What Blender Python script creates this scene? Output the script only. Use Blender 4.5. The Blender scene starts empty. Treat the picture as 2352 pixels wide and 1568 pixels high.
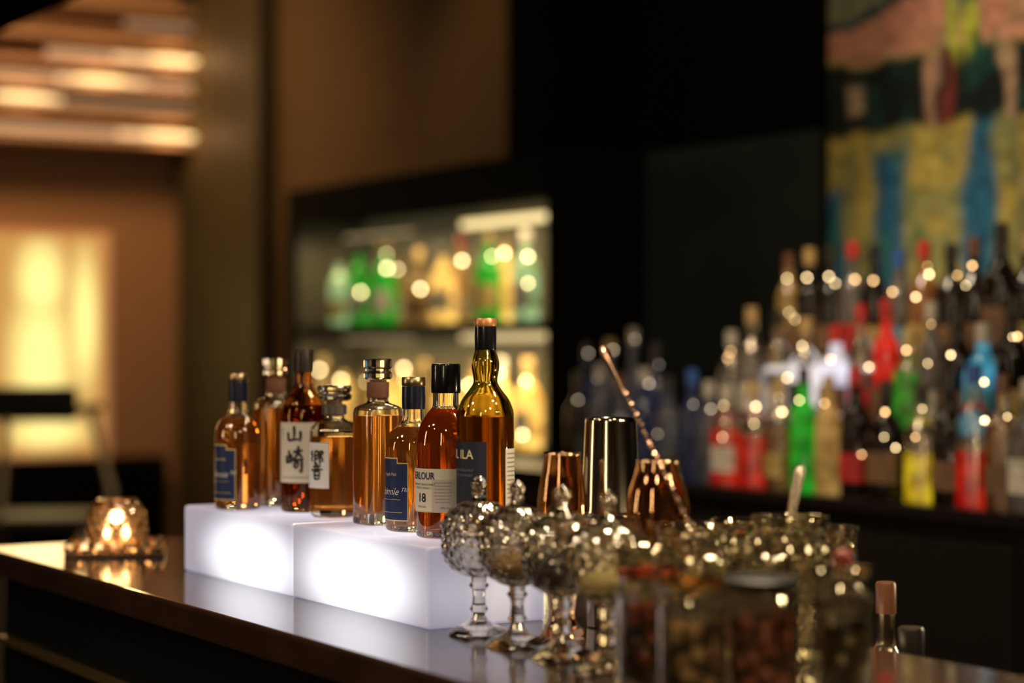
import bpy, math, random
from mathutils import Vector, noise, Matrix
random.seed(7)
F=2352*70/36; CZ=1.474
UX,UY=0.5262,-0.8504
VX,VY=0.8504,0.5262
ANG=math.atan2(UY,UX)
sc=bpy.context.scene
col=sc.collection
def W(s,v,z=0): return Vector((s*UX+v*VX, s*UY+v*VY, z))
def s_at(px,v):
    k=(px-1176)/F
    return v*(UX*k+UY)/(UX-UY*k)
def v_at(px,s):
    k=(px-1176)/F
    return s*(UX-UY*k)/(UX*k+UY)
def P(px,py,d): return Vector(((px-1176)/F*d, d, CZ-(py-800)/F*d))
# ---------------- materials
MC={}
def newmat(name):
    m=bpy.data.materials.new(name); m.use_nodes=True
    nt=m.node_tree; nt.nodes.clear()
    out=nt.nodes.new('ShaderNodeOutputMaterial')
    return m,nt,out
def pmat(name,color,rough=.5,metal=0,trans=0,emit=0,ecol=None,coat=0,bump=0,bscale=40,var=0,vscale=8,ior=1.45,spec=.5):
    if name in MC: return MC[name]
    m,nt,out=newmat(name)
    b=nt.nodes.new('ShaderNodeBsdfPrincipled')
    b.inputs['Base Color'].default_value=(*color,1)
    b.inputs['Roughness'].default_value=rough
    b.inputs['Metallic'].default_value=metal
    b.inputs['Transmission Weight'].default_value=trans
    b.inputs['Coat Weight'].default_value=coat
    b.inputs['IOR'].default_value=ior
    b.inputs['Specular IOR Level'].default_value=spec
    if emit:
        b.inputs['Emission Color'].default_value=(*(ecol or color),1)
        b.inputs['Emission Strength'].default_value=emit
    if bump or var:
        tc=nt.nodes.new('ShaderNodeTexCoord')
        n=nt.nodes.new('ShaderNodeTexNoise'); n.inputs['Scale'].default_value=bscale if bump else vscale
        nt.links.new(tc.outputs['Object'],n.inputs['Vector'])
        if bump:
            bp=nt.nodes.new('ShaderNodeBump'); bp.inputs['Strength'].default_value=bump; bp.inputs['Distance'].default_value=.01
            nt.links.new(n.outputs['Fac'],bp.inputs['Height']); nt.links.new(bp.outputs['Normal'],b.inputs['Normal'])
        if var:
            n2=nt.nodes.new('ShaderNodeTexNoise'); n2.inputs['Scale'].default_value=vscale
            nt.links.new(tc.outputs['Object'],n2.inputs['Vector'])
            mx=nt.nodes.new('ShaderNodeMix'); mx.data_type='RGBA'
            mx.inputs[6].default_value=(*[c*(1-var) for c in color],1)
            mx.inputs[7].default_value=(*[min(1,c*(1+var)) for c in color],1)
            nt.links.new(n2.outputs['Fac'],mx.inputs[0]); nt.links.new(mx.outputs[2],b.inputs['Base Color'])
    nt.links.new(b.outputs[0],out.inputs[0])
    MC[name]=m; return m
def gmat(name,color,ior=1.47,rough=0.0,haze=0,hcol=None,gloss=0,gcol=None,grough=.12):
    if name in MC: return MC[name]
    m,nt,out=newmat(name)
    g=nt.nodes.new('ShaderNodeBsdfGlass'); g.inputs['Color'].default_value=(*color,1); g.inputs['IOR'].default_value=ior; g.inputs['Roughness'].default_value=rough
    last=g
    if haze:
        t=nt.nodes.new('ShaderNodeBsdfTranslucent'); t.inputs['Color'].default_value=(*(hcol or color),1)
        mx=nt.nodes.new('ShaderNodeMixShader'); mx.inputs[0].default_value=haze
        nt.links.new(last.outputs[0],mx.inputs[1]); nt.links.new(t.outputs[0],mx.inputs[2]); last=mx
    if gloss:
        t=nt.nodes.new('ShaderNodeBsdfAnisotropic'); t.inputs['Color'].default_value=(*(gcol or color),1); t.inputs['Roughness'].default_value=grough
        mx=nt.nodes.new('ShaderNodeMixShader'); mx.inputs[0].default_value=gloss
        nt.links.new(last.outputs[0],mx.inputs[1]); nt.links.new(t.outputs[0],mx.inputs[2]); last=mx
    nt.links.new(last.outputs[0],out.inputs[0])
    MC[name]=m; return m
def emat(name,color,strength):
    if name in MC: return MC[name]
    m,nt,out=newmat(name)
    e=nt.nodes.new('ShaderNodeEmission'); e.inputs[0].default_value=(*color,1); e.inputs[1].default_value=strength
    nt.links.new(e.outputs[0],out.inputs[0]); MC[name]=m; return m
def glowbox(name,edge,mid,e_str,m_str,scale,offs=(0,0,0),base=(.5,.5,.55),blobs=None,rough=.25):
    m,nt,out=newmat(name)
    tc=nt.nodes.new('ShaderNodeTexCoord')
    facs=[]
    for (of,scl) in (blobs or [(offs,scale)]):
        mp=nt.nodes.new('ShaderNodeMapping'); mp.vector_type='TEXTURE'
        mp.inputs['Location'].default_value=of; mp.inputs['Scale'].default_value=scl
        nt.links.new(tc.outputs['Object'],mp.inputs['Vector'])
        l=nt.nodes.new('ShaderNodeVectorMath'); l.operation='LENGTH'; nt.links.new(mp.outputs[0],l.inputs[0])
        r=nt.nodes.new('ShaderNodeMapRange'); r.interpolation_type='SMOOTHSTEP'
        r.inputs[1].default_value=0.2; r.inputs[2].default_value=1.15; r.inputs[3].default_value=1; r.inputs[4].default_value=0
        nt.links.new(l.outputs['Value'],r.inputs[0]); facs.append(r.outputs[0])
    f=facs[0]
    for g in facs[1:]:
        mm=nt.nodes.new('ShaderNodeMath'); mm.operation='MAXIMUM'; nt.links.new(f,mm.inputs[0]); nt.links.new(g,mm.inputs[1]); f=mm.outputs[0]
    mx=nt.nodes.new('ShaderNodeMix'); mx.data_type='RGBA'
    mx.inputs[6].default_value=(*[c*e_str for c in edge],1); mx.inputs[7].default_value=(*[c*m_str for c in mid],1)
    mx.clamp_result=False
    nt.links.new(f,mx.inputs[0])
    b=nt.nodes.new('ShaderNodeBsdfPrincipled'); b.inputs['Base Color'].default_value=(*base,1); b.inputs['Roughness'].default_value=rough
    b.inputs['Emission Strength'].default_value=1
    nt.links.new(mx.outputs[2],b.inputs['Emission Color'])
    nt.links.new(b.outputs[0],out.inputs[0]); MC[name]=m; return m
# ---------------- mesh helpers
def mk(name,verts,faces,mat,parent=None,loc=None,smooth=True,ang=38,rot=0):
    me=bpy.data.meshes.new(name); me.from_pydata([tuple(v) for v in verts],[],faces); me.update()
    if smooth:
        me.shade_smooth(); me.set_sharp_from_angle(angle=math.radians(ang))
    if mat: me.materials.append(mat)
    ob=bpy.data.objects.new(name,me); col.objects.link(ob)
    if parent: ob.parent=parent
    if loc is not None: ob.location=loc
    ob.rotation_euler[2]=rot
    return ob
def use(name,me,parent=None,loc=None,mat=None):
    ob=bpy.data.objects.new(name,me); col.objects.link(ob)
    if parent: ob.parent=parent
    if loc is not None: ob.location=loc
    return ob
def lathe_data(prof,n=48,mod=None):
    V=[];Fc=[];rings=[]
    for r,z in prof:
        if r<=1e-6:
            rings.append([len(V)]); V.append((0,0,z))
        else:
            ring=[]
            for i in range(n):
                t=2*math.pi*i/n
                rr=r*(mod(r,z,t) if mod else 1)
                ring.append(len(V)); V.append((rr*math.cos(t),rr*math.sin(t),z))
            rings.append(ring)
    for a,b in zip(rings[:-1],rings[1:]):
        if len(a)==1 and len(b)==1: continue
        for i in range(n):
            j=(i+1)%n
            if len(a)==1: Fc.append((a[0],b[j],b[i]))
            elif len(b)==1: Fc.append((a[i],a[j],b[0]))
            else: Fc.append((a[i],a[j],b[j],b[i]))
    return V,Fc
def lathe(name,prof,mat,parent=None,loc=None,n=48,mod=None,ang=38,smooth=True):
    V,Fc=lathe_data(prof,n,mod)
    return mk(name,V,Fc,mat,parent,loc,smooth,ang)
def cr(pts,k=6):
    out=[]
    for i in range(len(pts)-1):
        p0=pts[max(i-1,0)];p1=pts[i];p2=pts[i+1];p3=pts[min(i+2,len(pts)-1)]
        for j in range(k):
            t=j/k
            q=[0.5*((2*p1[a])+(-p0[a]+p2[a])*t+(2*p0[a]-5*p1[a]+4*p2[a]-p3[a])*t*t+(-p0[a]+3*p1[a]-3*p2[a]+p3[a])*t**3) for a in (0,1)]
            out.append((max(q[0],0.0),q[1]))
    out.append(pts[-1]); return out
def r_at(prof,z):
    for (r0,z0),(r1,z1) in zip(prof[:-1],prof[1:]):
        if z0<=z<=z1 and z1>z0: return r0+(r1-r0)*(z-z0)/(z1-z0)
    return prof[-1][0]
def shell(outer,t,bt,punt=0.002):
    inner=[(max(r_at(outer,bt)-t*2.2,.002),bt),(max(r_at(outer,bt+t)-t,.002),bt+t*1.2)]+[(max(r-t,.002),z) for r,z in outer if z>bt+t*1.5]
    return [(0,punt),(outer[0][0]*.75,punt*.8)]+outer+inner[::-1]+[(0,bt)]
def liquid_prof(outer,t,bt,lev):
    e=.0004
    L=[(0,bt-e),(max(r_at(outer,bt)-t*2.2+e,.002),bt-e),(max(r_at(outer,bt+t)-t+e,.002),bt+t*1.2)]+[(max(r-t+e,.002),z) for r,z in outer if bt+t*1.5<z<lev]
    rl=r_at(outer,lev)-t+e
    return L+[(rl,lev),(0,lev)]
def box_data(x0,x1,y0,y1,z0,z1):
    V=[(x,y,z) for x in (x0,x1) for y in (y0,y1) for z in (z0,z1)]
    Fc=[(0,1,3,2),(4,6,7,5),(0,4,5,1),(2,3,7,6),(0,2,6,4),(1,5,7,3)]
    return V,Fc
def bevel(ob,w,seg=2):
    m=ob.modifiers.new('bevel','BEVEL'); m.width=w; m.segments=seg; m.limit_method='ANGLE'
def bx(name,s0,s1,v0,v1,z0,z1,mat,bev=0,parent=None,structure=False,seg=2):
    """box aligned with the bar, origin at its base centre"""
    cs=(s0+s1)/2; cv=(v0+v1)/2
    V,Fc=box_data(-(s1-s0)/2,(s1-s0)/2,-(v1-v0)/2,(v1-v0)/2,0,z1-z0)
    ob=mk(name,V,Fc,mat,smooth=False)
    if parent:
        ob.parent=parent
        rel=Matrix.Rotation(-ANG,3,'Z')@(W(cs,cv,z0)-parent.location)
        ob.location=rel
    else:
        ob.location=W(cs,cv,z0); ob.rotation_euler[2]=ANG
    if bev: bevel(ob,bev,seg)
    if structure: ob['kind']='structure'
    return ob
def lbox(name,x0,x1,y0,y1,z0,z1,mat,parent,bev=0,rot=None):
    cx,cy=(x0+x1)/2,(y0+y1)/2
    V,Fc=box_data(x0-cx,x1-cx,y0-cy,y1-cy,0,z1-z0)
    ob=mk(name,V,Fc,mat,parent,(cx,cy,z0),smooth=False)
    if bev: bevel(ob,bev)
    return ob
def empty(name,loc,label,cat,group=None,rot=0):
    e=bpy.data.objects.new(name,None); e.empty_display_size=.05; col.objects.link(e)
    e.location=loc; e.rotation_euler[2]=rot
    e['label']=label; e['category']=cat
    if group: e['group']=group
    return e
def tag(ob,label,cat,group=None):
    ob['label']=label; ob['category']=cat
    if group: ob['group']=group
def patch(name,prof,phi,half,z0,z1,mat,parent,off=.0005,n=22,m=6,cut=0):
    V=[];Fc=[]
    for j in range(m+1):
        z=z0+(z1-z0)*j/m
        for i in range(n+1):
            a=math.radians(phi-half+2*half*i/n)
            r=r_at(prof,z)+off
            V.append((r*math.cos(a),r*math.sin(a),z))
    for j in range(m):
        for i in range(n):
            a=j*(n+1)+i; Fc.append((a,a+1,a+n+2,a+n+1))
    return mk(name,V,Fc,mat,parent)
def wtext(name,txt,size,prof,phi,z,mat,parent,off=.0012,shear=0,width=None,bold=0):
    cu=bpy.data.curves.new('txt','FONT'); cu.body=txt; cu.size=size; cu.align_x='CENTER'; cu.align_y='CENTER'; cu.shear=shear; cu.offset=bold
    cu.resolution_u=4
    ob=bpy.data.objects.new('txt',cu); col.objects.link(ob)
    bpy.context.view_layer.update()
    dg=bpy.context.evaluated_depsgraph_get()
    me=bpy.data.meshes.new_from_object(ob.evaluated_get(dg))
    bpy.data.objects.remove(ob)
    xs=[v.co.x for v in me.vertices] or [0]
    sx=1
    if width: sx=width/max(max(xs)-min(xs),1e-5)
    for v in me.vertices:
        zz=z+v.co.y; r=r_at(prof,zz)+off; a=math.radians(phi)+v.co.x*sx/r
        v.co=(r*math.cos(a),r*math.sin(a),zz)
    me.materials.clear(); me.materials.append(mat)
    return use(name,me,parent)
KJ={'mountain':[[(.0,.48),(.02,.1),(-.02,-.28)],[(-.42,.12),(-.40,-.1),(-.36,-.33),(0,-.30),(.36,-.27)],[(.40,.20),(.42,-.05),(.38,-.42)]],
'saki':[[(-.32,.34),(-.31,.1),(-.33,-.08)],[(-.48,.14),(-.46,-.1),(-.30,-.10),(-.18,-.07)],[(-.18,.20),(-.17,.0),(-.19,-.14)],
 [(-.08,.27),(.2,.31),(.46,.34)],[(.22,.50),(.17,.25),(.05,.08),(-.08,.02)],[(.22,.26),(.32,.14),(.44,.07)],[(-.10,-.04),(.2,-.02),(.50,.02)],
 [(-.01,-.14),(.0,-.24),(.02,-.33)],[(-.01,-.14),(.10,-.12),(.20,-.13),(.17,-.30)],[(.02,-.31),(.17,-.29)],[(.37,.0),(.39,-.22),(.36,-.46),(.22,-.40)]],
'echo':[[(-.32,.48),(-.45,.36),(-.30,.32),(-.46,.16),(-.26,.12)],[(-.12,.44),(.1,.45),(.1,.18)],[(-.12,.44),(-.12,.20),(-.13,.02),(.06,.09)],[(-.12,.31),(.1,.32)],[(-.12,.19),(.1,.20)],
 [(.22,.46),(.43,.44),(.30,.30),(.43,.17),(.30,.10)],[(.23,.46),(.23,.22),(.22,-.01)],[(0,.03),(.03,-.04)],[(-.28,-.07),(0,-.05),(.30,-.04)],[(-.12,-.07),(-.07,-.16)],[(.13,-.06),(.06,-.16)],
 [(-.45,-.19),(0,-.17),(.45,-.15)],[(-.18,-.24),(-.18,-.38),(-.17,-.50)],[(-.18,-.24),(.18,-.23),(.17,-.50)],[(-.17,-.36),(.17,-.36)],[(-.17,-.48),(.17,-.48)]]}
def brush(key,size,prof,phi,z,mat,parent,w=.075,off=.0014,asp=1):
    V=[];Fc=[]
    for st in KJ[key]:
        big=[(a+5,b) for a,b in st]
        pts=[(a-5,b) for a,b in cr(big,6)]
        n=len(pts); base=len(V)
        for i,(x,y) in enumerate(pts):
            x0,y0=pts[max(i-1,0)];x1,y1=pts[min(i+1,n-1)]
            dx,dy=x1-x0,y1-y0; l=math.hypot(dx,dy) or 1
            t=i/(n-1); ww=w*(.75+.45*math.sin(3.0*t+.6))*(.55 if t>.93 else 1)*.5
            for sg in (1,-1):
                px_=(x*asp-sg*dy/l*ww)*size; py_=(y+sg*dx/l*ww)*size
                r=r_at(prof,z+py_)+off; a=math.radians(phi)+px_/r
                V.append((r*math.cos(a),r*math.sin(a),z+py_))
        for i in range(n-1):
            q=base+2*i; Fc.append((q,q+1,q+3,q+2))
    return mk('label_text',V,Fc,mat,parent,smooth=False)
# ---------------- common materials
clear=gmat('clear_glass',(.99,.985,.97),gloss=.04,gcol=(1,.87,.66),grough=.07)
stopg=gmat('stopper_glass',(.99,.985,.96),1.5,gloss=.16,gcol=(1,.9,.72),grough=.08)
greeng=gmat('olive_tinted_glass',(.80,.74,.46),gloss=.04,gcol=(1,.9,.5),grough=.07)
blackm=pmat('black_lacquer',(.004,.004,.004),.4,spec=.2)
blackcap=pmat('black_cap_plastic',(.006,.006,.007),.22,coat=.4)
navy=pmat('navy_label_paper',(.010,.022,.085),.5,var=.1)
navycap=pmat('navy_capsule',(.004,.007,.022),.3)
goldink=pmat('gold_ink',(.65,.52,.24),.5)
cream=pmat('cream_label_paper',(.66,.60,.50),.7,var=.05,vscale=60)
white=pmat('white_label_paper',(.72,.70,.68),.7,var=.04,vscale=60)
ink=pmat('black_ink',(.01,.01,.01),.6)
cork=pmat('brown_cork',(.20,.08,.03),.6,var=.3,vscale=200)
coppertop=pmat('copper_cap_top',(.7,.3,.14),.35,metal=.6)
bronze=pmat('bronze_disc',(.45,.33,.18),.3,metal=1)
chrome=pmat('smoked_chrome',(.40,.33,.25),.13,metal=1)
steel=pmat('steel',(.48,.40,.29),.25,metal=1)
# ---------------- room
wallbrown=pmat('brown_wall_paint',(.098,.060,.027),.7,var=.12,vscale=3,spec=.05)
wallorange=pmat('terracotta_wall_paint',(.37,.205,.105),.7,var=.1,vscale=2,spec=.1)
olive=pmat('olive_brown_panel',(.050,.038,.018),.6,var=.2,vscale=4,spec=.1)
darkwall=pmat('black_wall_panel',(.003,.003,.0025),.8,var=.3,vscale=5,spec=0)
dark=pmat('dark_stained_timber',(.018,.012,.009),.35,var=.3,vscale=12)
floorm=pmat('dark_floor_tile',(.03,.022,.018),.35,var=.3,vscale=4)
bx('floor',-9.1,2,-2.5,3.8,-.1,0,floorm,structure=True)
bx('ceiling',-9.1,2,-2.5,3.8,3.3,3.4,darkwall,structure=True)
bx('wall_back',-9.1,2,3.7,3.8,0,3.3,wallbrown,structure=True)
bx('wall_left',-9.1,-9.0,-2.5,3.7,0,3.3,wallorange,structure=True)
bx('wall_right',1.9,2,-2.5,3.7,0,3.3,dark,structure=True)
bx('wall_front',-9.0,1.9,-2.5,-2.4,0,3.3,dark,structure=True)
bx('trim_1',-5.88,1.85,3.62,3.70,0,3.3,darkwall,structure=True)
bx('trim_2',-8.81,-7.91,3.60,3.70,0,3.3,olive,structure=True)
bx('trim_3',-9.0,-8.9,-2.3,3.58,0,.965,darkwall,structure=True)
bx('trim_4',-8.6,-1.2,.35,1.6,2.30,2.55,darkwall,structure=True)
bx('trim_5',-8.6,-1.2,.5,1.45,2.55,3.3,darkwall,structure=True)
smk=pmat('smoked_glass_painted_reflection',(.014,.016,.012),.4,var=1.0,vscale=3.5,spec=.14,emit=.10)  # mottling and faint emission stand in for dim reflections on the wall
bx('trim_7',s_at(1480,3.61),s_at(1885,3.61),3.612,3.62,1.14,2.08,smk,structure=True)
slat=pmat('warm_timber_slat',(.33,.19,.10),.45,var=.15,vscale=10)
bulb=emat('warm_bulb',(1,.64,.26),3.2)
strip=emat('amber_slat_glow',(1,.52,.25),.85)
stripm=emat('amber_slat_glow_bright',(1,.58,.26),1.7)
stripd=emat('amber_slat_glow_dim',(1,.52,.25),.40)
for z in (3.02,2.865,2.745,2.645,2.515,2.40):
    b=bx('ceiling_slat',-8.98,-8.62,2.0,3.68,z,z+.022,slat,bev=.004)
    tag(b,'warm brown timber louvre slat high on terracotta wall','slat','timber louvre slats')
def lamp(kind,name,loc,energy,color,size=.1,target=None,**kw):
    l=bpy.data.lights.new(name,kind); l.energy=energy; l.color=color
    if kind=='AREA': l.size=size
    else: l.shadow_soft_size=size
    for k,vv in kw.items(): setattr(l,k,vv)
    o=bpy.data.objects.new(name,l); col.objects.link(o); o.location=loc
    if target is not None:
        o.rotation_euler=(Vector(target)-Vector(loc)).to_track_quat('-Z','Y').to_euler()
    return o
for px0,pm0,pm1,px1,z,pb,e,sm_ in [(290,0,0,470,2.96,400,0,stripd),(110,260,465,470,2.80,392,3.6,strip),(-20,130,330,470,2.685,222,3.0,strip),(-20,-20,140,470,2.585,48,2.4,stripd),(-20,270,465,470,2.452,380,3.2,strip)]:
    s=-8.64
    a=bx('slat_glow_strip',s-.03,s,v_at(px0,s),v_at(px1,s),z-.018,z+.014,sm_,bev=.004)  # glowing strips stand in for the lit bands on the slats
    tag(a,'long glowing amber strip standing in for light on the slats','light fixture','slat glow strips')
    if e:
        v=v_at(pb,s)
        a=bx('slat_glow_strip',s+.002,s+.02,v_at(pm0,s),v_at(pm1,s),z-.014,z+.010,stripm,bev=.004)
        tag(a,'brighter glowing strip standing in for light on the slats','light fixture','slat glow strips')
        V,Fc=lathe_data([(.05*math.sin(math.pi*i/10),.012-.012*math.cos(math.pi*i/10)) for i in range(11)],24)
        b=mk('slat_lamp',V,Fc,bulb,loc=W(s+.05,v,z-.014),rot=ANG); b.scale=(.45,2.6,1.0)
        tag(b,'elongated glowing amber lamp between timber slats','light fixture','slat lamps')
        lamp('POINT','slat_glow',W(s+.10,v,z+.0),e*.5,(1,.55,.25),.03)
wm=glowbox('lit_window_glass',(1,.50,.12),(1,.82,.27),.62,1.35,None,base=(.02,.01,.005),rough=.8,
  blobs=[((0,.12,.80),(1,.15,.25)),((0,.33,.62),(1,.08,.42)),((0,.12,.42),(1,.19,.46)),((0,.15,.10),(1,.25,.09))])
v0,v1=2.45,v_at(232,-9)
wd=bx('window_1',-9.0,-8.975,v0,v1,.985,1.99,wm,structure=True)
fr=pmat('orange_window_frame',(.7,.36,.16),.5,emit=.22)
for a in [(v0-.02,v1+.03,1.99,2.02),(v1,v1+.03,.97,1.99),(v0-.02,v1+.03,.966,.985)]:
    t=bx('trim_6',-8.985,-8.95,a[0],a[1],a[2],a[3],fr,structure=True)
lamp('AREA','window_spill',W(-8.7,(v0+v1)/2,1.5),4,(1,.65,.3),.6,target=W(-7,2.6,1.3))
# ---------------- bar counter
cm,nt,out=newmat('polished_dark_counter')
b=nt.nodes.new('ShaderNodeBsdfPrincipled'); b.inputs['Roughness'].default_value=.13; b.inputs['Specular IOR Level'].default_value=.40; b.inputs['Coat Weight'].default_value=.1; b.inputs['Coat Roughness'].default_value=.05
tc=nt.nodes.new('ShaderNodeTexCoord'); n=nt.nodes.new('ShaderNodeTexNoise'); mp=nt.nodes.new('ShaderNodeMapping'); mp.inputs['Scale'].default_value=(1.5,18,4)
r=nt.nodes.new('ShaderNodeValToRGB'); r.color_ramp.elements[0].color=(.010,.006,.005,1); r.color_ramp.elements[1].color=(.045,.020,.012,1)
nt.links.new(tc.outputs['Object'],mp.inputs[0]); nt.links.new(mp.outputs[0],n.inputs[0]); nt.links.new(n.outputs['Fac'],r.inputs[0]); nt.links.new(r.outputs[0],b.inputs['Base Color']); nt.links.new(b.outputs[0],out.inputs[0])
CT=1.10
ctr=empty('bar_counter',W(-2.5,1.43,0),'long dark bar counter with a glossy polished top','bar counter',rot=ANG)
bx('counter_top',-3.72,-1.0,1.123,1.70,CT-.045,CT,cm,bev=.006,parent=ctr,seg=3)
bx('front_panel',-3.70,-1.0,1.165,1.66,.0,CT-.045,blackm,parent=ctr)
bt=bx('brass_strip',-3.70,-1.0,1.15,1.165,.922,.934,pmat('brass',(.5,.36,.14),.4,metal=1),parent=ctr); bt['label']='thin brass strip'
sr=bx('speed_rail',-2.6,-1.1,1.70,1.92,.80,.82,steel,bev=.003)
tag(sr,'steel bottle rail fixed below the bar counter','bottle rail')
wl=bx('added_glow_bar',-2.16,-1.93,1.600,1.618,CT,CT+.022,emat('warm_added_glow',(1,.72,.34),7),bev=.003)  # glowing bar added to send gold light through the crystal
tag(wl,'low warm glowing bar added on the counter behind the crystal glasses','light fixture')
# ---------------- light boxes
BT=1.21
for i,(a,c) in enumerate([(-3.1475,-2.7305),(-2.7255,-2.309)]):
    m=glowbox('glowing_acrylic_%d'%i,(.66,.63,.82),(.92,.91,1.0),.40,1.75,(.215,.34,.084),((.06,0,.042) if i==0 else (0.0,0,.046)),base=(.35,.34,.38))
    b=bx('light_box',a,c,1.297,1.483,CT,BT,m,bev=.005,seg=3)
    tag(b,'white glowing acrylic light box on the bar, carrying whisky bottles','light box','light boxes on the bar')
# ---------------- hero bottles
def place(px,d=None,v=None):
    if v is not None: s=s_at(px,v); return W(s,v,0)
    X=(px-1176)/F*d; return Vector((X,d,0))
def hero(name,label,pos,outer,t,bt,lev,gl,lq,mod=None,n=64,ang=38):
    e=empty(name,(pos.x,pos.y,BT),label,'bottle','whisky bottles on the light boxes')
    lathe('glass_body',shell(outer,t,bt),gl,e,n=n,mod=mod,ang=ang)
    lathe('liquid',liquid_prof(outer,t,bt,lev),lq,e,n=n,mod=mod,ang=ang)
    return e
amber=gmat('amber_whisky',(.99,.66,.31),1.36,haze=.25,hcol=(1,.52,.19))
redamber=gmat('red_amber_whisky',(.94,.44,.18),1.36,haze=.22,hcol=(1,.34,.11))
paleam=gmat('golden_whisky',(.95,.58,.22),1.36,haze=.12,hcol=(1,.50,.14))
darkam=gmat('dark_whisky',(.84,.48,.20),1.36,haze=.11,hcol=(.9,.42,.13))
def navy_bottle(pos,phi,label,sc_=1):
    o=[(.036,0),(.0395,.002),(.041,.006),(.041,.118)]+cr([(.041,.118),(.0395,.130),(.033,.144),(.022,.153),(.0165,.160),(.0155,.176),(.0155,.19)],5)[1:]
    e=hero('whisky_bottle',label,pos,o,.0022,.009,.150,clear,amber)
    c=lathe('cap',[(0,.176),(.0168,.176),(.0172,.19),(.0168,.209),(0,.209)],navycap,e)
    lathe('cap_top',[(0,.2095),(.0165,.2095),(.0172,.211),(.0172,.221),(.0162,.2225),(0,.2225)],bronze,e)['label']='bronze cap disc'
    l=patch('label_border',o,phi,50,.016,.100,goldink,e,.0004)
    l2=patch('label_tab',o,phi,27,.098,.107,goldink,e,.0004,m=2)
    l=patch('label',o,phi,48,.0178,.0982,navy,e,.0008)
    patch('label_tab',o,phi,25,.097,.1052,navy,e,.0008,m=2)
    wtext('label_text','binnie™',.0150,o,phi+15,.058,white,l,.0014,shear=.4,bold=-.0001)
    wtext('label_text','Single Malt',.0060,o,phi+7,.083,goldink,l,.0014,shear=.3)
    patch('label_rule',o,phi+4,30,.0465,.0470,goldink,l,.0013,m=1)
    patch('label_rule',o,phi+4,34,.028,.0286,goldink,l,.0013,m=1)
    e.scale=(sc_,sc_,1)
    return e
navy_bottle(place(547,v=1.345),222,'amber whisky bottle with navy gold-edged label and navy capsule',.93)
navy_bottle(place(950,d=2.895),212,'amber whisky bottle with navy gold-edged label and navy capsule')
def sq(r,z,t):
    t+= -ANG
    p=5.0
    f=1/((abs(math.cos(t))**p+abs(math.sin(t))**p)**(1/p))
    w=min(1,max(0,(r-.018)/.008))
    return 1+(f-1)*w
def dec(pos,label):
    o=[(.0285,0),(.031,.0015),(.0318,.004),(.0318,.166)]+cr([(.0318,.166),(.030,.174),(.024,.179),(.0175,.183),(.016,.188),(.016,.214)],5)[1:]
    e=hero('whisky_bottle',label,pos,o,.003,.018,.163,clear,amber,mod=sq,n=72)
    lathe('cork',[(0,.186),(.0128,.186),(.0128,.217),(0,.217)],cork,e)
    lathe('neck_wrap',[(.0163,.190),(.0168,.191),(.0168,.213),(.0163,.2135)],pmat('neck_wrap_brown',(.17,.07,.04),.5),e)
    lathe('stopper',[(0,.2175),(.0185,.2175),(.021,.220),(.021,.226),(.0185,.230),(.0185,.233),(.0212,.236),(.0212,.246),(.019,.2485),(0,.2485)],stopg,e,n=16,smooth=False)['label']='clear faceted glass stopper'
    return e
dec(place(634,v=1.43),'tall square clear bottle of amber whisky with glass stopper')
dec(place(868,d=3.0),'tall square clear bottle of amber whisky with glass stopper')
pos=place(699,d=3.235)
o=[(.034,0),(.0365,.002),(.038,.006),(.038,.150)]+cr([(.038,.150),(.0365,.165),(.030,.182),(.019,.196),(.0145,.206),(.0135,.222),(.014,.236)],5)[1:]
e=hero('whisky_bottle','dark whisky bottle with cream brushed-character label and dark cap',pos,o,.0022,.009,.172,gmat('brown_tinted_glass',(.80,.62,.42)),darkam)
lathe('cap',[(0,.226),(.0152,.226),(.0156,.236),(.0152,.258),(.0145,.262),(0,.262)],pmat('dark_brown_cap',(.02,.012,.008),.35),e)
l=patch('label',o,251,58,.048,.145,cream,e,.0006)
brush('mountain',.028,o,251,.126,ink,l,w=.15,asp=.95)
brush('saki',.043,o,252,.086,ink,l,w=.085,asp=.74)
for i in range(3): patch('label_rule',o,214,5-i,.132-i*.006,.1335-i*.006,ink,l,.0012,m=1,n=6)
patch('label_rule',o,251,40,.056,.0575,pmat('grey_ink',(.3,.27,.22),.6),l,.001,m=1)
def fac(r,z,t):
    N=12; a=2*math.pi/N; tt=(t%a)-a/2
    f=math.cos(a/2)/math.cos(tt); w=min(1,max(0,(r-.02)/.008))
    return 1+(f-1)*w
pos=place(768,d=3.135)
o=[(.034,0),(.0375,.003),(.039,.008),(.039,.128)]+cr([(.039,.128),(.0375,.138),(.030,.147),(.019,.152),(.0165,.157),(.0165,.176)],5)[1:]
e=hero('whisky_bottle','short faceted bottle of amber whisky with wide glass stopper',pos,o,.0028,.012,.126,clear,amber,mod=fac,n=72,ang=12)
lathe('cork',[(0,.158),(.0128,.158),(.0128,.181),(0,.181)],cork,e)
lathe('neck_collar',[(.0168,.160),(.0195,.161),(.0195,.174),(.0168,.1765)],pmat('grey_collar',(.12,.1,.09),.35,metal=.5),e)
lathe('stopper',[(0,.1815),(.020,.1815),(.026,.184),(.027,.190),(.024,.193),(.024,.195),(.0265,.198),(.0265,.203),(.024,.206),(0,.206)],stopg,e,n=20,smooth=False)['label']='wide clear faceted glass stopper'
l=patch('label',o,227,36,.046,.117,white,e,.0008)
brush('echo',.046,o,232,.083,ink,l,w=.058,off=.002,asp=.62)
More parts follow.
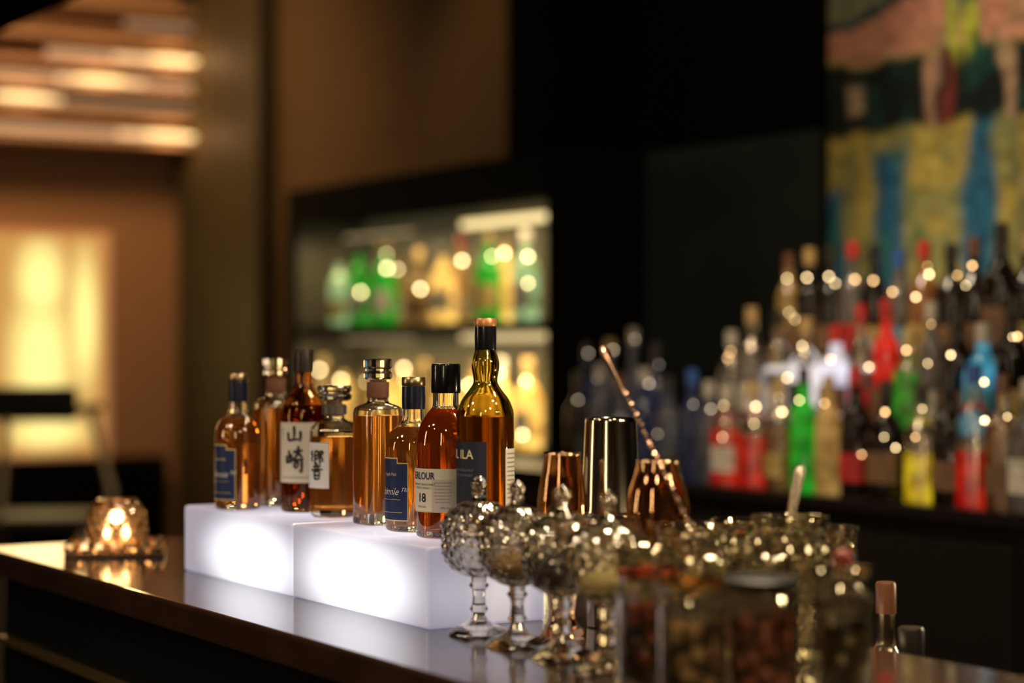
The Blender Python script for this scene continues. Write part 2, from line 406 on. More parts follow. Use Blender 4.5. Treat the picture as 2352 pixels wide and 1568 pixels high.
# cream label, black cap
pos=place(1024,d=2.80)
o=[(.038,0),(.041,.002),(.0422,.006),(.0422,.122)]+cr([(.0422,.122),(.0415,.136),(.037,.156),(.027,.172),(.0205,.180),(.0185,.186),(.0185,.203)],5)[1:]
e=hero('whisky_bottle','deep amber whisky bottle with cream label and wide black cap',pos,o,.0024,.010,.179,clear,redamber)
lathe('cap',[(0,.2015),(.0200,.2015),(.0208,.204),(.0208,.239),(.0198,.2425),(.010,.2432),(0,.2432)],blackcap,e)
l=patch('label',o,212,80,.038,.097,cream,e,.0006,n=30)
patch('label_panel',o,267,22,.038,.082,pmat('label_grey_panel',(.50,.45,.40),.7),l,.0009)
wtext('label_text','ABERLOUR',.0140,o,214,.0865,navy,l,width=.056,bold=.0002)
wtext('label_text','HIGHLAND SINGLE MALT',.0040,o,222,.0750,ink,l)
wtext('label_text','SCOTCH WHISKY',.0040,o,222,.0700,ink,l)
wtext('label_text','18',.0170,o,221,.056,ink,l,bold=.0003)
wtext('label_text','YEARS OLD',.0035,o,220,.0440,ink,l)
wtext('label_text','43% vol',.004,o,270,.043,ink,l)
for i in range(7):
    patch('label_rule',o,266,17-3*(i==6)-(i%3),.0775-i*.0045,.0783-i*.0045,pmat('grey_ink',(.3,.27,.22),.6),l,.0013,m=1)
patch('label_border',o,212,80,.0365,.038,goldink,e,.0006,n=30,m=1)
# tall olive glass bottle
pos=place(1115,d=2.745)
o=[(.0355,0),(.0385,.002),(.0395,.006),(.0395,.168)]+cr([(.0395,.168),(.0388,.178),(.033,.193),(.0235,.206),(.0172,.216),(.0168,.224),(.0190,.236),(.0188,.246),(.0155,.258),(.0138,.266),(.0138,.284)],5)[1:]
e=hero('whisky_bottle','tall olive glass whisky bottle with navy label and black capsule',pos,o,.0022,.009,.171,greeng,paleam)
lathe('cap',[(0,.262),(.0149,.262),(.0153,.264),(.0153,.2945),(0,.2945)],blackcap,e)
lathe('cap_top',[(0,.295),(.0152,.295),(.0156,.2965),(.0156,.304),(.0150,.3055),(0,.3055)],coppertop,e)['label']='copper-coloured cap top'
l=patch('label',o,206,67,.050,.137,pmat('ink_blue_label',(.008,.011,.026),.55),e,.0006,n=30)
palegold=pmat('pale_gold_ink',(.75,.62,.36),.5)
wtext('label_text','CAOL ILA',.0175,o,194,.119,palegold,l,width=.074,bold=.0002)
wtext('label_text','ISLAY SINGLE MALT',.0042,o,222,.098,pmat('grey_blue_ink',(.18,.2,.26),.6),l)
wtext('label_text','SCOTCH WHISKY',.0042,o,222,.091,pmat('grey_blue_ink',(.18,.2,.26),.6),l)
l=patch('back_label',o,352,38,.048,.127,cream,e,.0006); l['label']='cream back label'
for i in range(11):
    patch('label_rule',o,340,22,.120-i*.006,.1215-i*.006,pmat('grey_ink',(.3,.27,.22),.6),l,.0012,m=1)
# ---------------- covered cut-glass dishes
def diamond(t,z,n,k): 
    a=(n*t/math.pi+z*k)%1; b_=(n*t/math.pi-z*k)%1
    return (1-abs(2*a-1))*(1-abs(2*b_-1))
def cutmod(r,z,t):
    if z<.078 or r<.02: return 1
    return .985+.055*diamond(t,z,9,52)
crystal=gmat('cut_crystal',(1.0,.995,.97),1.5,.01,gloss=.14,gcol=(1,.92,.74),grough=.08)
crystalw=gmat('cut_crystal_sparkle',(1.0,.99,.95),1.5,.008,gloss=.14,gcol=(1,.88,.58),grough=.07)
bowl_out=[(.034,0),(.0355,.003),(.031,.007),(.019,.013),(.0098,.020),(.0070,.027),(.0108,.033),(.0080,.039),(.0070,.05),(.0080,.058),(.012,.064),(.0085,.069),(.0095,.074)]+cr([(.0095,.074),(.022,.079),(.034,.089),(.041,.102),(.0435,.118),(.0425,.130)],8)[1:]
bowl_prof=[(0,.002)]+bowl_out+[(.0385,.130),(.039,.118),(.036,.104),(.029,.092),(.018,.084),(0,.082)]
lid_prof=[(.0405,.131),(.0450,.131),(.0455,.134)]+cr([(.0455,.134),(.043,.147),(.034,.162),(.021,.172),(.011,.176)],8)[1:]+[(.008,.179),(.007,.182),(.0088,.186),(.0062,.189)]+cr([(.0062,.189),(.0088,.194),(.0090,.199),(.0065,.204),(.0032,.207),(0,.2085)],3)[1:]
lid_full=[(0,.171),(.012,.1705),(.023,.165),(.033,.156),(.0385,.146),(.0405,.136),(.0405,.131)]+lid_prof[1:]
V,Fc=lathe_data(bowl_prof,144,cutmod); tmp=mk('bowl',V,Fc,crystal,ang=8); bowl_me=tmp.data; bpy.data.objects.remove(tmp)
V,Fc=lathe_data(lid_full,144,cutmod); tmp=mk('lid',V,Fc,crystal,ang=8); lid_me=tmp.data; bpy.data.objects.remove(tmp)
def mound(name,r,z0,h,mat,parent,amp=.2,n=40,sd=0):
    prof=[(0,z0)]+[(r*.9,z0)]+[(r*math.cos(a*math.pi/16),z0+.3*h+.7*h*math.sin(a*math.pi/16)) for a in range(0,8)]+[(0,z0+h)]
    V,Fc=lathe_data(prof,n)
    V=[Vector(v) for v in V]
    V=[Vector((v.x*(1+amp*(noise.noise(v*120+Vector((sd,0,0)))-.3)),v.y*(1+amp*(noise.noise(v*120+Vector((sd,0,0)))-.3)),v.z+ (0.3*amp*.02*noise.noise(v*150+Vector((0,sd,0))) if v.z>z0+h*.25 else 0))) for v in V]
    return mk(name,V,Fc,mat,parent,ang=60)
fill=[('nothing inside',None),
      ('tan spices',pmat('tan_spice',(.42,.26,.12),.8,bump=.6,var=.5,vscale=120)),
      ('black dried berries',pmat('dark_berries',(.02,.018,.015),.4,bump=.6,var=.5,vscale=120)),
      ('golden sugar pieces',pmat('golden_sugar',(.70,.54,.22),.7,bump=.6,var=.5,vscale=120))]
for i,(px,d) in enumerate([(1100,2.610),(1188,2.515),(1292,2.415),(1396,2.325)]):
    p=P(px,0,d); 
    e=empty('covered_glass_dish',(p.x,p.y,CT),'stemmed cut-glass dish with domed lid and '+fill[i][0],'glass dish','covered cut-glass dishes')
    e.rotation_euler[2]=i*.37
    e.scale=(1.13,1.13,1)
    use('bowl',bowl_me,e); use('lid',lid_me,e)
    if i>0:
        c=mound('garnish_filling',.031,.0905,.040 if i==2 else .028,fill[i][1],e,amp=.12,sd=i*5); c['kind']='stuff'; c['label']=fill[i][0]
# ---------------- bronze goblets and shaker
copg=gmat('bronze_lustre_glass',(.92,.76,.60),1.35,.01,gloss=.16,gcol=(.85,.55,.34),grough=.07)
def goblet(px,d,h,rb,rr,label):
    p=P(px,0,d)
    o=[(.030,0),(.031,.003),(.026,.010),(.018,.020),(.016,.034)]+cr([(.016,.034),(.020,h*.25),(.027,h*.40),(rb*.95,h*.54),(rb,h*.65),(rb*.98,h*.75),(rb*.88,h*.85),(rr*1.10,h*.94),(rr,h)],5)[1:]
    prof=[(0,0)]+o+[(rr-.0015,h-.0005)]+[(r-.0018,z) for r,z in o[::-1] if z>h*.3]+[(0,h*.28)]
    e=empty('bronze_goblet',(p.x,p.y,CT),label,'goblet','bronze glass goblets')
    lathe('cup',prof,copg,e,n=56)
    lathe('rim_band',[(rr+.0003,h-.004),(rr+.0008,h-.003),(rr+.0008,h-.001),(rr+.0003,h)],pmat('bright_copper_rim',(.95,.62,.38),.2,metal=1),e,n=56)
    return e
goblet(1292,2.58,.239,.0325,.0225,'smoky bronze glass tulip goblet beside the cocktail shaker')
goblet(1511,2.45,.237,.0390,.0250,'smoky bronze glass tulip goblet beside the cocktail shaker')
p=P(1403,0,2.68); e=empty('cocktail_shaker',(p.x,p.y,CT),'tall chrome cocktail shaker tin with flat top','cocktail shaker')
lathe('lower_tin',[(0,0),(.030,0),(.032,.002),(.0395,.142),(.0405,.145),(.0405,.149),(.039,.150),(0,.150)],chrome,e,n=64)
lathe('upper_tin',[(.0400,.1505),(.0408,.152),(.0408,.156),(.0398,.158),(.0348,.274),(.0345,.278),(.0335,.2805),(.031,.281),(.030,.2795),(0,.2795)],chrome,e,n=64)
# ---------------- cut crystal mixing glasses
def mgmod(r,z,t):
    if z<.014 or z>.15: return 1
    return .97+.10*diamond(t,z,7,38)
def tmod(r,z,t):
    if z<.01 or z>.115: return 1
    return .98+.07*(1-abs(2*((8*t/math.pi+z*14)%1)-1))
def mixing_prof(r,h,t=.005):
    return [(0,.001),(r*.86,0),(r*.93,.004)]+[(r*(.93+.04*i/30),.012+(h-.03)*i/30) for i in range(31)]+[(r*1.0,h-.008),(r*1.06,h-.002),(r*1.04,h),(r*.97,h-.001)]+[(r*(.95-.05*i/10)-t,h-.012-(h-.035)*i/10) for i in range(11)]+[(r*.6,.020),(0,.018)]
def crystalglass(name,px,d,h,r,mod,label,cat,group,rot,t=.005):
    p=P(px,0,d)
    V,Fc=lathe_data(mixing_prof(r,h,t),112,mod)
    ob=mk(name,V,Fc,crystalw,loc=(p.x,p.y,CT),ang=6,rot=rot); tag(ob,label,cat,group)
    return (p.x,p.y)
mix_pos=[]
for i,(px,d,h,r,lab) in enumerate([(1590,2.36,.166,.042,'diamond-cut crystal mixing glass on the bar'),(1690,2.28,.158,.041,'diamond-cut crystal mixing glass with a twisted bar spoon in it'),(1815,2.36,.176,.043,'diamond-cut crystal mixing glass with a steel spoon in it')]):
    mix_pos.append(crystalglass('mixing_glass',px,d,h,r,mgmod,lab,'mixing glass','crystal mixing glasses',i*.2))
for i,(px,d,h,r) in enumerate([(1484,2.25,.150,.032),(1622,2.185,.142,.032),(1748,2.17,.145,.033),(1852,2.225,.150,.033),(1900,2.42,.158,.036),(1700,2.50,.160,.034)]):
    crystalglass('crystal_tumbler',px,d,h,r,[mgmod,tmod][i%2],'tall cut crystal tumbler among the garnish jars','glass','crystal tumblers',i*.3,.004)
# ---------------- bar spoon
def along(ob,a,b):
    ob.location=a; ob.rotation_mode='QUATERNION'; ob.rotation_quaternion=(Vector(b)-Vector(a)).to_track_quat('Z','Y')
top=P(1383,796,2.46); bot=Vector((mix_pos[1][0]+.012,mix_pos[1][1],CT+.04))
L=(top-bot).length
e=empty('bar_spoon',bot,'long twisted dark copper bar spoon leaning in a mixing glass','bar spoon')
along(e,bot,top)
V=[];Fc=[]; N=170
for i in range(N+1):
    z=.02+(L-.085)*i/N; tw=i*.40; 
    for k in range(4):
        a=tw+k*math.pi/2; rr=.0031 if k%2 else .0016
        V.append((rr*math.cos(a),rr*math.sin(a),z))
for i in range(N):
    for k in range(4):
        a=i*4+k; b2=i*4+(k+1)%4; Fc.append((a,b2,b2+4,a+4))
spc=pmat('warm_copper_spoon',(.34,.20,.13),.22,metal=1)
mk('twisted_stem',V,Fc,spc,e,smooth=False)
te=lathe('teardrop_end',cr([(0,L-.07),(.0024,L-.066),(.0028,L-.050),(.0048,L-.025),(.0072,L-.010),(.005,L-.002),(0,L)],5),spc,e,n=20); te.scale=(1,.5,1)
sb=lathe('spoon_bowl',cr([(0,-.016),(.008,-.010),(.0115,.002),(.008,.013),(.003,.022),(0,.023)],5),spc,e,n=20); sb.scale=(1,.35,1)
a=Vector((mix_pos[2][0]-.024,mix_pos[2][1],CT+.035)); b3=P(1838,1068,2.40)
e=empty('serving_spoon',a,'steel spoon with a wide flat handle standing in a mixing glass','spoon'); along(e,a,b3); L=(b3-a).length
V,Fc=lathe_data(cr([(0,.02),(.003,.025),(.003,L*.5),(.0055,L*.7),(.009,L*.9),(.009,L*.96),(.005,L*.995),(0,L)],6),24); h=mk('handle',V,Fc,steel,e); h.scale=(1,.22,1)
V,Fc=lathe_data(cr([(0,-.018),(.009,-.012),(.013,.002),(.009,.016),(.003,.025),(0,.026)],6),24); h=mk('spoon_bowl',V,Fc,steel,e); h.scale=(1,.35,1)
# ---------------- garnish jars
def jar(px,d,h,r,cont,contlab,level,lidmat,lab,knob=False):
    p=P(px,0,d); e=empty('garnish_jar',(p.x,p.y,CT),lab,'jar','garnish jars')
    o=[(r*.93,0),(r,.004)]+[(r,.004+(h*.78-.004)*i/16) for i in range(1,17)]+[(r*.97,h*.84),(r*.88,h*.88),(r*.88,h*.93)]
    def jm(rr,z,t):
        return 1.0-.055*abs(math.sin(9*t))*min(1,max(0,(rr-r*.85)/(r*.1))) if z<h*.8 else 1
    lathe('glass_body',shell(o,.004,.008),gmat('jar_glass',(1.0,.99,.96),1.47,.008,gloss=.09,gcol=(1,.90,.64),grough=.07),e,n=108,mod=jm,ang=12)
    V,Fc=lathe_data([(0,.010),(r*.74,.010)]+[(r*.76,.012+(level-.012)*i/8) for i in range(9)]+[(r*.5,level+.004),(0,level+.006)],48,lambda rr,z,t:1+.09*noise.noise(Vector((math.cos(t)*3,math.sin(t)*3,z*60+px))))
    c=mk('garnish_filling',V,Fc,cont,e,ang=60); c['label']=contlab; c['kind']='stuff'
    lp=[(0,h*.935),(r*.98,h*.935),(r*1.0,h*.945),(r*1.0,h*.99),(r*.95,h),(0,h)]
    lathe('lid',lp,lidmat,e,n=48)
    if knob: lathe('lid_knob',cr([(0,h),(.006,h+.001),(.010,h+.009),(.008,h+.016),(0,h+.019)],4),pmat('red_knob',(.22,.03,.02),.4),e,n=20)
def gar(name,c,h,em): 
    if name in MC: return MC[name]
    m,nt,out=newmat(name)
    g=nt.nodes.new('ShaderNodeBsdfPrincipled'); g.inputs['Roughness'].default_value=.10; g.inputs['Coat Weight'].default_value=.6; g.inputs['Transmission Weight'].default_value=.45
    tc=nt.nodes.new('ShaderNodeTexCoord'); vo=nt.nodes.new('ShaderNodeTexVoronoi'); vo.inputs['Scale'].default_value=58
    nt.links.new(tc.outputs['Object'],vo.inputs['Vector'])
    rp=nt.nodes.new('ShaderNodeValToRGB'); rp.color_ramp.elements[0].color=(*h,1); rp.color_ramp.elements[1].color=(*[x*.03 for x in c],1); rp.color_ramp.elements[1].position=.62
    e1=rp.color_ramp.elements.new(.28); e1.color=(*c,1)
    nt.links.new(vo.outputs['Distance'],rp.inputs[0]); nt.links.new(rp.outputs[0],g.inputs['Base Color'])
    nt.links.new(rp.outputs[0],g.inputs['Emission Color']); g.inputs['Emission Strength'].default_value=em
    bp=nt.nodes.new('ShaderNodeBump'); bp.inputs['Strength'].default_value=1; bp.inputs['Distance'].default_value=.01; bp.invert=True
    nt.links.new(vo.outputs['Distance'],bp.inputs['Height']); nt.links.new(bp.outputs[0],g.inputs['Normal'])
    nt.links.new(g.outputs[0],out.inputs[0]); MC[name]=m; return m
redst=gar('red_garnish',(.30,.05,.03),(.75,.28,.16),.02)
ambst=gar('amber_garnish',(.60,.33,.09),(.98,.75,.38),.06)
pink=gar('salmon_garnish',(.60,.17,.07),(.98,.50,.28),.05)
grn=gar('green_brown_garnish',(.24,.18,.06),(.85,.72,.38),.04)
jar(1487,2.14,.139,.034,redst,'dark red dried fruit',.100,gmat('red_tinted_glass',(.95,.5,.38),gloss=.08,gcol=(1,.7,.5)),'ribbed glass jar of dark red dried fruit with flat lid')
jar(1587,2.03,.141,.035,ambst,'amber candied peel',.095,gmat('amber_lid_glass',(.98,.8,.5),gloss=.10,gcol=(1,.8,.5)),'ribbed glass jar of amber candied peel with flat glass lid')
jar(1748,2.06,.137,.041,pink,'amber-red preserved fruit',.100,pmat('dark_green_lid',(.006,.007,.005),.4,spec=.3),'wide ribbed glass jar of amber-red preserved fruit with dark lid')
jar(1935,2.12,.142,.031,grn,'green-brown dried herbs',.088,gmat('pale_glass_lid',(.97,.95,.85),gloss=.14,gcol=(1,.85,.55)),'tall ribbed glass jar of dried herbs with glass lid',True)
# ---------------- generic bottles
BP={
 'std':[(.034,0),(.037,.003),(.037,.165),(.034,.185),(.022,.205),(.0145,.222),(.0135,.275)],
 'squat':[(.040,0),(.044,.004),(.044,.120),(.040,.145),(.026,.168),(.016,.182),(.015,.225)],
 'slim':[(.029,0),(.032,.003),(.032,.180),(.028,.200),(.018,.220),(.013,.235),(.0125,.285)],
 'round':[(.030,0),(.038,.010),(.046,.050),(.046,.090),(.036,.135),(.020,.165),(.0145,.185),(.014,.245)],
 'flask':[(.036,0),(.040,.003),(.038,.140),(.036,.160),(.018,.180),(.015,.190),(.015,.235)]}
cache={}
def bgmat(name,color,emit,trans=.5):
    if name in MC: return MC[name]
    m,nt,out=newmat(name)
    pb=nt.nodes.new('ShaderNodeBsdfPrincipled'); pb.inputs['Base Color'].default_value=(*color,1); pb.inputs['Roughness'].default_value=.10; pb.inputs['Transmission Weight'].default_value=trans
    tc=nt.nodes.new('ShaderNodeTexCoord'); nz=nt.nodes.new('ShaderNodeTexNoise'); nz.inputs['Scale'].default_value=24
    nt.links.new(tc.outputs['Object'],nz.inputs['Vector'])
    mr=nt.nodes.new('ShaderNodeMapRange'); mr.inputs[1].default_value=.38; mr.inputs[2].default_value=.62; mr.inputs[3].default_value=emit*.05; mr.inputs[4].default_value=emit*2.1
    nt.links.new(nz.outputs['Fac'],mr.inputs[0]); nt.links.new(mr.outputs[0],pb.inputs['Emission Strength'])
    pb.inputs['Emission Color'].default_value=(*color,1)  # emission paints a backlit glow into the bottle colour
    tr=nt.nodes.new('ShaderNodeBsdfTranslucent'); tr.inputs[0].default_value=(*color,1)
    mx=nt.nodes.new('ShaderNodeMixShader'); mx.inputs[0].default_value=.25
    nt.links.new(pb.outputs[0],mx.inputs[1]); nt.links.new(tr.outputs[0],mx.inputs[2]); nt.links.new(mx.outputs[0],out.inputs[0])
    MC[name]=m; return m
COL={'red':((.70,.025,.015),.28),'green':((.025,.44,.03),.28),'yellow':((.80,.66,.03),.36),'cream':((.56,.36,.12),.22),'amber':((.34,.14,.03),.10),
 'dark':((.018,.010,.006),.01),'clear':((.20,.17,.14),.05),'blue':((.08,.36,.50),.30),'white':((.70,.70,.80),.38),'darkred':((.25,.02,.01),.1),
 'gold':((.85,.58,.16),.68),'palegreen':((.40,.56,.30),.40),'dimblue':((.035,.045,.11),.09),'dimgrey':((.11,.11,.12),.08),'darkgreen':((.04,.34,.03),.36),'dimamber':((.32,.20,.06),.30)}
CAPC={'black':(.015,.012,.01),'red':(.45,.02,.015),'gold':(.42,.28,.11),'white':(.42,.38,.31),'blue':(.02,.08,.30),'brown':(.13,.05,.025)}
LABC={'white':(.55,.50,.42),'black':(.015,.015,.015),'red':(.45,.02,.02),'blue':(.08,.34,.52),'gold':(.44,.31,.10),'yellow':(.7,.6,.05),'brown':(.17,.09,.045)}
glint={'w':emat('glint_bead_warm',(1,.72,.36),20),'y':emat('glint_bead_amber',(1,.60,.24),13),'c':emat('glint_bead_pale',(1,.78,.38),22),'s':emat('glint_bead_dim',(1,.80,.55),7)}  # glowing beads stand in for highlights on the bottle glass
cg=gmat('back_bar_clear_glass',(.90,.86,.78),1.3,.02,gloss=.14,gcol=(.9,.8,.65),grough=.2)
def bgbottle(pos,kind,c,cap,lab,h,label,group,glintz=None,glintr=.003,tk='w',phi=232,fill=None):
    prof=BP[kind]; H=prof[-1][1]; k=(h-.02)/H
    e=empty('liquor_bottle',pos,label,'bottle',group,rot=random.uniform(-.35,.35))
    sm=[(r,z*k) for r,z in prof]
    full=sm[:3]+cr(sm[2:],4)[1:]
    bc='clearbody' if fill else c
    key=(kind,bc,round(k,2))
    if key not in cache:
        m=cg if fill else bgmat('bottle_'+c,*COL[c])
        V,Fc=lathe_data([(0,0)]+full+[(0,H*k)],28)
        ob=mk('glass_body',V,Fc,m); cache[key]=ob.data; bpy.data.objects.remove(ob)
    use('glass_body',cache[key],e)
    if fill:
        kf=('fill',kind,c,round(k,2),fill)
        if kf not in cache:
            lv=H*k*fill
            pts=[(r-.0015,max(z,.004)) for r,z in full if z<lv]
            V,Fc=lathe_data([(0,.004)]+pts+[(r_at(full,lv)-.0015,lv),(0,lv)],28)
            ob=mk('liquid',V,Fc,bgmat('bottle_'+c,*COL[c])); cache[kf]=ob.data; bpy.data.objects.remove(ob)
        use('liquid',cache[kf],e)
    kc=('cap',cap,kind)
    rn=prof[-1][0]
    if kc not in cache:
        V,Fc=lathe_data([(0,0),(rn*1.12,0),(rn*1.12,.038),(rn*1.0,.042),(0,.042)],24)
        ob=mk('cap',V,Fc,pmat('cap_'+cap,CAPC[cap],.3)); cache[kc]=ob.data; bpy.data.objects.remove(ob)
    use('cap',cache[kc],e,(0,0,H*k-.022))
    if lab:
        kl=('lab',lab,kind,round(k,2),phi)
        if kl not in cache:
            ob=patch('label',sm,phi,58,.035*k,.100*k if kind!='round' else .09*k,pmat('label_'+lab,LABC[lab],.6,var=.85,vscale=42),None,.0012,n=14,m=5); cache[kl]=ob.data; bpy.data.objects.remove(ob)
        use('label',cache[kl],e)
    if glintz:
        for tz in (glintz if isinstance(glintz,tuple) else (glintz,)):
            tr_=round(glintr*random.choice([.6,.8,1.0,1.15]),5); tk_=tk if tk in 'cs' else random.choice(['w','y','w'])
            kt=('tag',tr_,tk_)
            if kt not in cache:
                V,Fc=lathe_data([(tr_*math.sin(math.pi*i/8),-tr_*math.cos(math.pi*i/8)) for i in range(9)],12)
                ob=mk('glint_bead',V,Fc,glint[tk_]); cache[kt]=ob.data; bpy.data.objects.remove(ob)
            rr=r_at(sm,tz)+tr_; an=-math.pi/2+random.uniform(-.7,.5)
            t=use('glint_bead',cache[kt],e,(rr*math.cos(an),rr*math.sin(an),tz)); t['label']='small glowing bead standing in for a glint on the glass'
    return e
# ---------------- back bar
dimpan=pmat('back_bar_timber',(.012,.008,.006),.4,var=.3,vscale=10,spec=.2)
bb=empty('back_bar_cabinet',W(-3.4,3.33,0),'dark timber back bar cabinet with bottle shelf on top','cabinet',rot=ANG)
bx('body',-5.03,-1.6,3.08,3.61,0,1.10,dimpan,parent=bb)
bx('shelf_top',-5.03,-1.6,3.05,3.61,1.10,1.13,pmat('shelf_black',(.012,.008,.008),.3),parent=bb,bev=.003)
for i in range(5):
    d=bx('door',-4.98+i*.68,-4.34+i*.68,3.062,3.08,.08,1.06,pmat('door_dark',(.012,.009,.008),.5,spec=.2),parent=bb,bev=.004)
rz=empty('bottle_riser',W(-3.4,3.4,1.13),'stepped black bottle riser with illuminated step faces','bottle display',rot=ANG)
s17=s_at(1560,3.3)
bx('lower_step',s17,-1.7,3.165,3.61,1.13,1.28,blackm,parent=rz)
bx('upper_step',s17,-1.7,3.275,3.61,1.28,1.43,blackm,parent=rz)
lit=emat('lit_step_white',(.88,.86,1.0),1.6); litb=emat('lit_step_blue',(.45,.75,1.0),.9); litw=emat('added_step_backlight',(1,.62,.3),.10)
bx('lit_panel',s_at(1710,3.27),s_at(2000,3.27),3.270,3.275,1.30,1.425,lit,parent=rz)['label']='glowing white step panel'
bx('lit_panel',s_at(2215,3.27),s_at(2300,3.27),3.270,3.275,1.295,1.425,litb,parent=rz)['label']='glowing pale blue step panel'
bx('lit_panel',s_at(2010,3.27),s_at(2205,3.27),3.270,3.275,1.295,1.42,litw,parent=rz)['label']='added dim amber backlight panel'  # dim amber panels added to brighten the gaps between bottles
bx('lit_panel',s_at(1640,3.16),s_at(2340,3.16),3.160,3.165,1.14,1.27,litw,parent=rz)['label']='added dim amber backlight panel'
def rowb(px,row,kind,c,cap,lab,h,label,glintz=None,fill=None):
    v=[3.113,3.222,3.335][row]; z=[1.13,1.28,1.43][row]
    tz=() if not glintz else (glintz if isinstance(glintz,tuple) else (glintz,))
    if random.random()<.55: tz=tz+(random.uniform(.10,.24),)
    bgbottle(W(s_at(px,v),v,z),kind,c,cap,lab,h,label,'liquor bottles on the back bar',tz,fill=fill,glintr=.0031)
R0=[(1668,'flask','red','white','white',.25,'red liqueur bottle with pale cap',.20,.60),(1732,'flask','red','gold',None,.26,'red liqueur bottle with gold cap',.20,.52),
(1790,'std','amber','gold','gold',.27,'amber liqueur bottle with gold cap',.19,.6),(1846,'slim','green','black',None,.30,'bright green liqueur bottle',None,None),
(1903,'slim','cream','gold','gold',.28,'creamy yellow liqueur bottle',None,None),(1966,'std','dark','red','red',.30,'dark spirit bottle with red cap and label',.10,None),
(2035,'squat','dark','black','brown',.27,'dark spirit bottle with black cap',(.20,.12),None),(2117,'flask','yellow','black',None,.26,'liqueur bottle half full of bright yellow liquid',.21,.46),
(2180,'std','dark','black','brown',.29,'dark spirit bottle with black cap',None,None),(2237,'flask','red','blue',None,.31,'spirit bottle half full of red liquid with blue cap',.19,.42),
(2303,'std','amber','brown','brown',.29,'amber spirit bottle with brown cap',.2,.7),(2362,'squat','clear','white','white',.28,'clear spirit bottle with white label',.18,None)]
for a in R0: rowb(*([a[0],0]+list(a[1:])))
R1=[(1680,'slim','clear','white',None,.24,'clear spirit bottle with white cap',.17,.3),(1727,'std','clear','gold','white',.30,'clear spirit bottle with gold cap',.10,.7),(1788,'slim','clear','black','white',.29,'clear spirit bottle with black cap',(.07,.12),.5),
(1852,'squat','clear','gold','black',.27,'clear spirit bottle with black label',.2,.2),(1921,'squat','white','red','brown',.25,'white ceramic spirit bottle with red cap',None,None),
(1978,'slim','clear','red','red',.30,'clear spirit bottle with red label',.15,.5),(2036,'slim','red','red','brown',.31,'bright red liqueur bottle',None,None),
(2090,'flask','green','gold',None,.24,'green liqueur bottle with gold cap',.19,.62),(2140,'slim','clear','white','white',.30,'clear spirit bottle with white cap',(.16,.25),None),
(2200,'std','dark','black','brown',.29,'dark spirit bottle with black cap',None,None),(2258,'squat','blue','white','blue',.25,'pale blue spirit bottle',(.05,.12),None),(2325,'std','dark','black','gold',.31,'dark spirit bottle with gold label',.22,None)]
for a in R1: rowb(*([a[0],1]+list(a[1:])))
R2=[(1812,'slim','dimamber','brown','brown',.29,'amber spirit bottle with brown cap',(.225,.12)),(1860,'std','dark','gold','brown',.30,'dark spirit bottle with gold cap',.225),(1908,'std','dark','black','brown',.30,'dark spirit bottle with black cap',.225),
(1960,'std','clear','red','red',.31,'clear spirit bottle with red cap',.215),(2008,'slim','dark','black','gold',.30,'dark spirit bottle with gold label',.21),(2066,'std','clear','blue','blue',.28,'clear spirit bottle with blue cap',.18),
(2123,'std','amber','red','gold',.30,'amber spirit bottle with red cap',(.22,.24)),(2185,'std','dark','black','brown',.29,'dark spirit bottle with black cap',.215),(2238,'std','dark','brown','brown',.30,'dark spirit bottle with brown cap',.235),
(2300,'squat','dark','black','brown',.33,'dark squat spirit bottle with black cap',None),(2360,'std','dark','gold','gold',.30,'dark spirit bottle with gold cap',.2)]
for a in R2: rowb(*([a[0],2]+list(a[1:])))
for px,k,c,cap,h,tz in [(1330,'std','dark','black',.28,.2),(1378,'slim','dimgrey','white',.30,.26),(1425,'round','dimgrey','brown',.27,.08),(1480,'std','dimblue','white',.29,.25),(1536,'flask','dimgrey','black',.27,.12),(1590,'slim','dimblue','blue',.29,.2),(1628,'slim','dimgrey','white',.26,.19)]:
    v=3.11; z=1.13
    bgbottle(W(s_at(px,v),v,z),k,c,cap,None,h,'shadowed spirit bottle with %s cap'%cap,'liquor bottles on the back bar',tz or None,glintr=.0026,tk='s')
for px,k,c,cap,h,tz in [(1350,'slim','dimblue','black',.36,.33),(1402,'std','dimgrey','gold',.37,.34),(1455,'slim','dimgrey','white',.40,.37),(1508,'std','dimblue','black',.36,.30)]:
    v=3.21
    bgbottle(W(s_at(px,v),v,1.13),k,c,cap,None,h,'tall shadowed spirit bottle with %s cap'%cap,'liquor bottles on the back bar',tz or None,glintr=.0026,tk='s')
# ---------------- display cabinet
frame=pmat('black_cabinet_frame',(.004,.004,.0035),.7,spec=.05)
interior=pmat('glowing_cabinet_lining',(.12,.105,.055),.5,emit=.25,var=.5,vscale=5)  # emission puts a dim lit look into the back panel's colour
side_glow=pmat('cabinet_side_glow',(.06,.052,.028),.5,emit=.15,var=.3,vscale=5)
S0,S1,V0,V1=-6.896,-5.04,3.26,3.60
dc=empty('display_cabinet',W((S0+S1)/2,(V0+V1)/2,0),'black framed bottle cabinet with warm lit shelves','cabinet',rot=ANG)
bx('back_panel',S0+.03,S1-.03,V1-.02,V1,0,1.965,interior,parent=dc)
bx('side_panel',S0,S0+.03,V0,V1,0,2.07,frame,parent=dc)
bx('side_glow_sheet',S0+.03,S0+.034,V0+.03,V1-.02,.10,1.95,side_glow,parent=dc)  # glowing sheet added so the inner side looks lit
bx('side_panel',S1-.03,S1,V0,V1,0,2.07,frame,parent=dc)
bx('top_panel',S0+.034,S1-.03,V0,V1,1.965,2.07,frame,parent=dc)
bx('top_rail',S0+.03,S1-.03,V0-.01,V0,1.935,2.07,frame,parent=dc)
led=emat('warm_led_strip',(1,.76,.34),1.6); ledm=emat('warm_led_strip_soft',(1,.75,.35),.9); ledd=emat('warm_led_strip_dim',(1,.72,.35),.4)
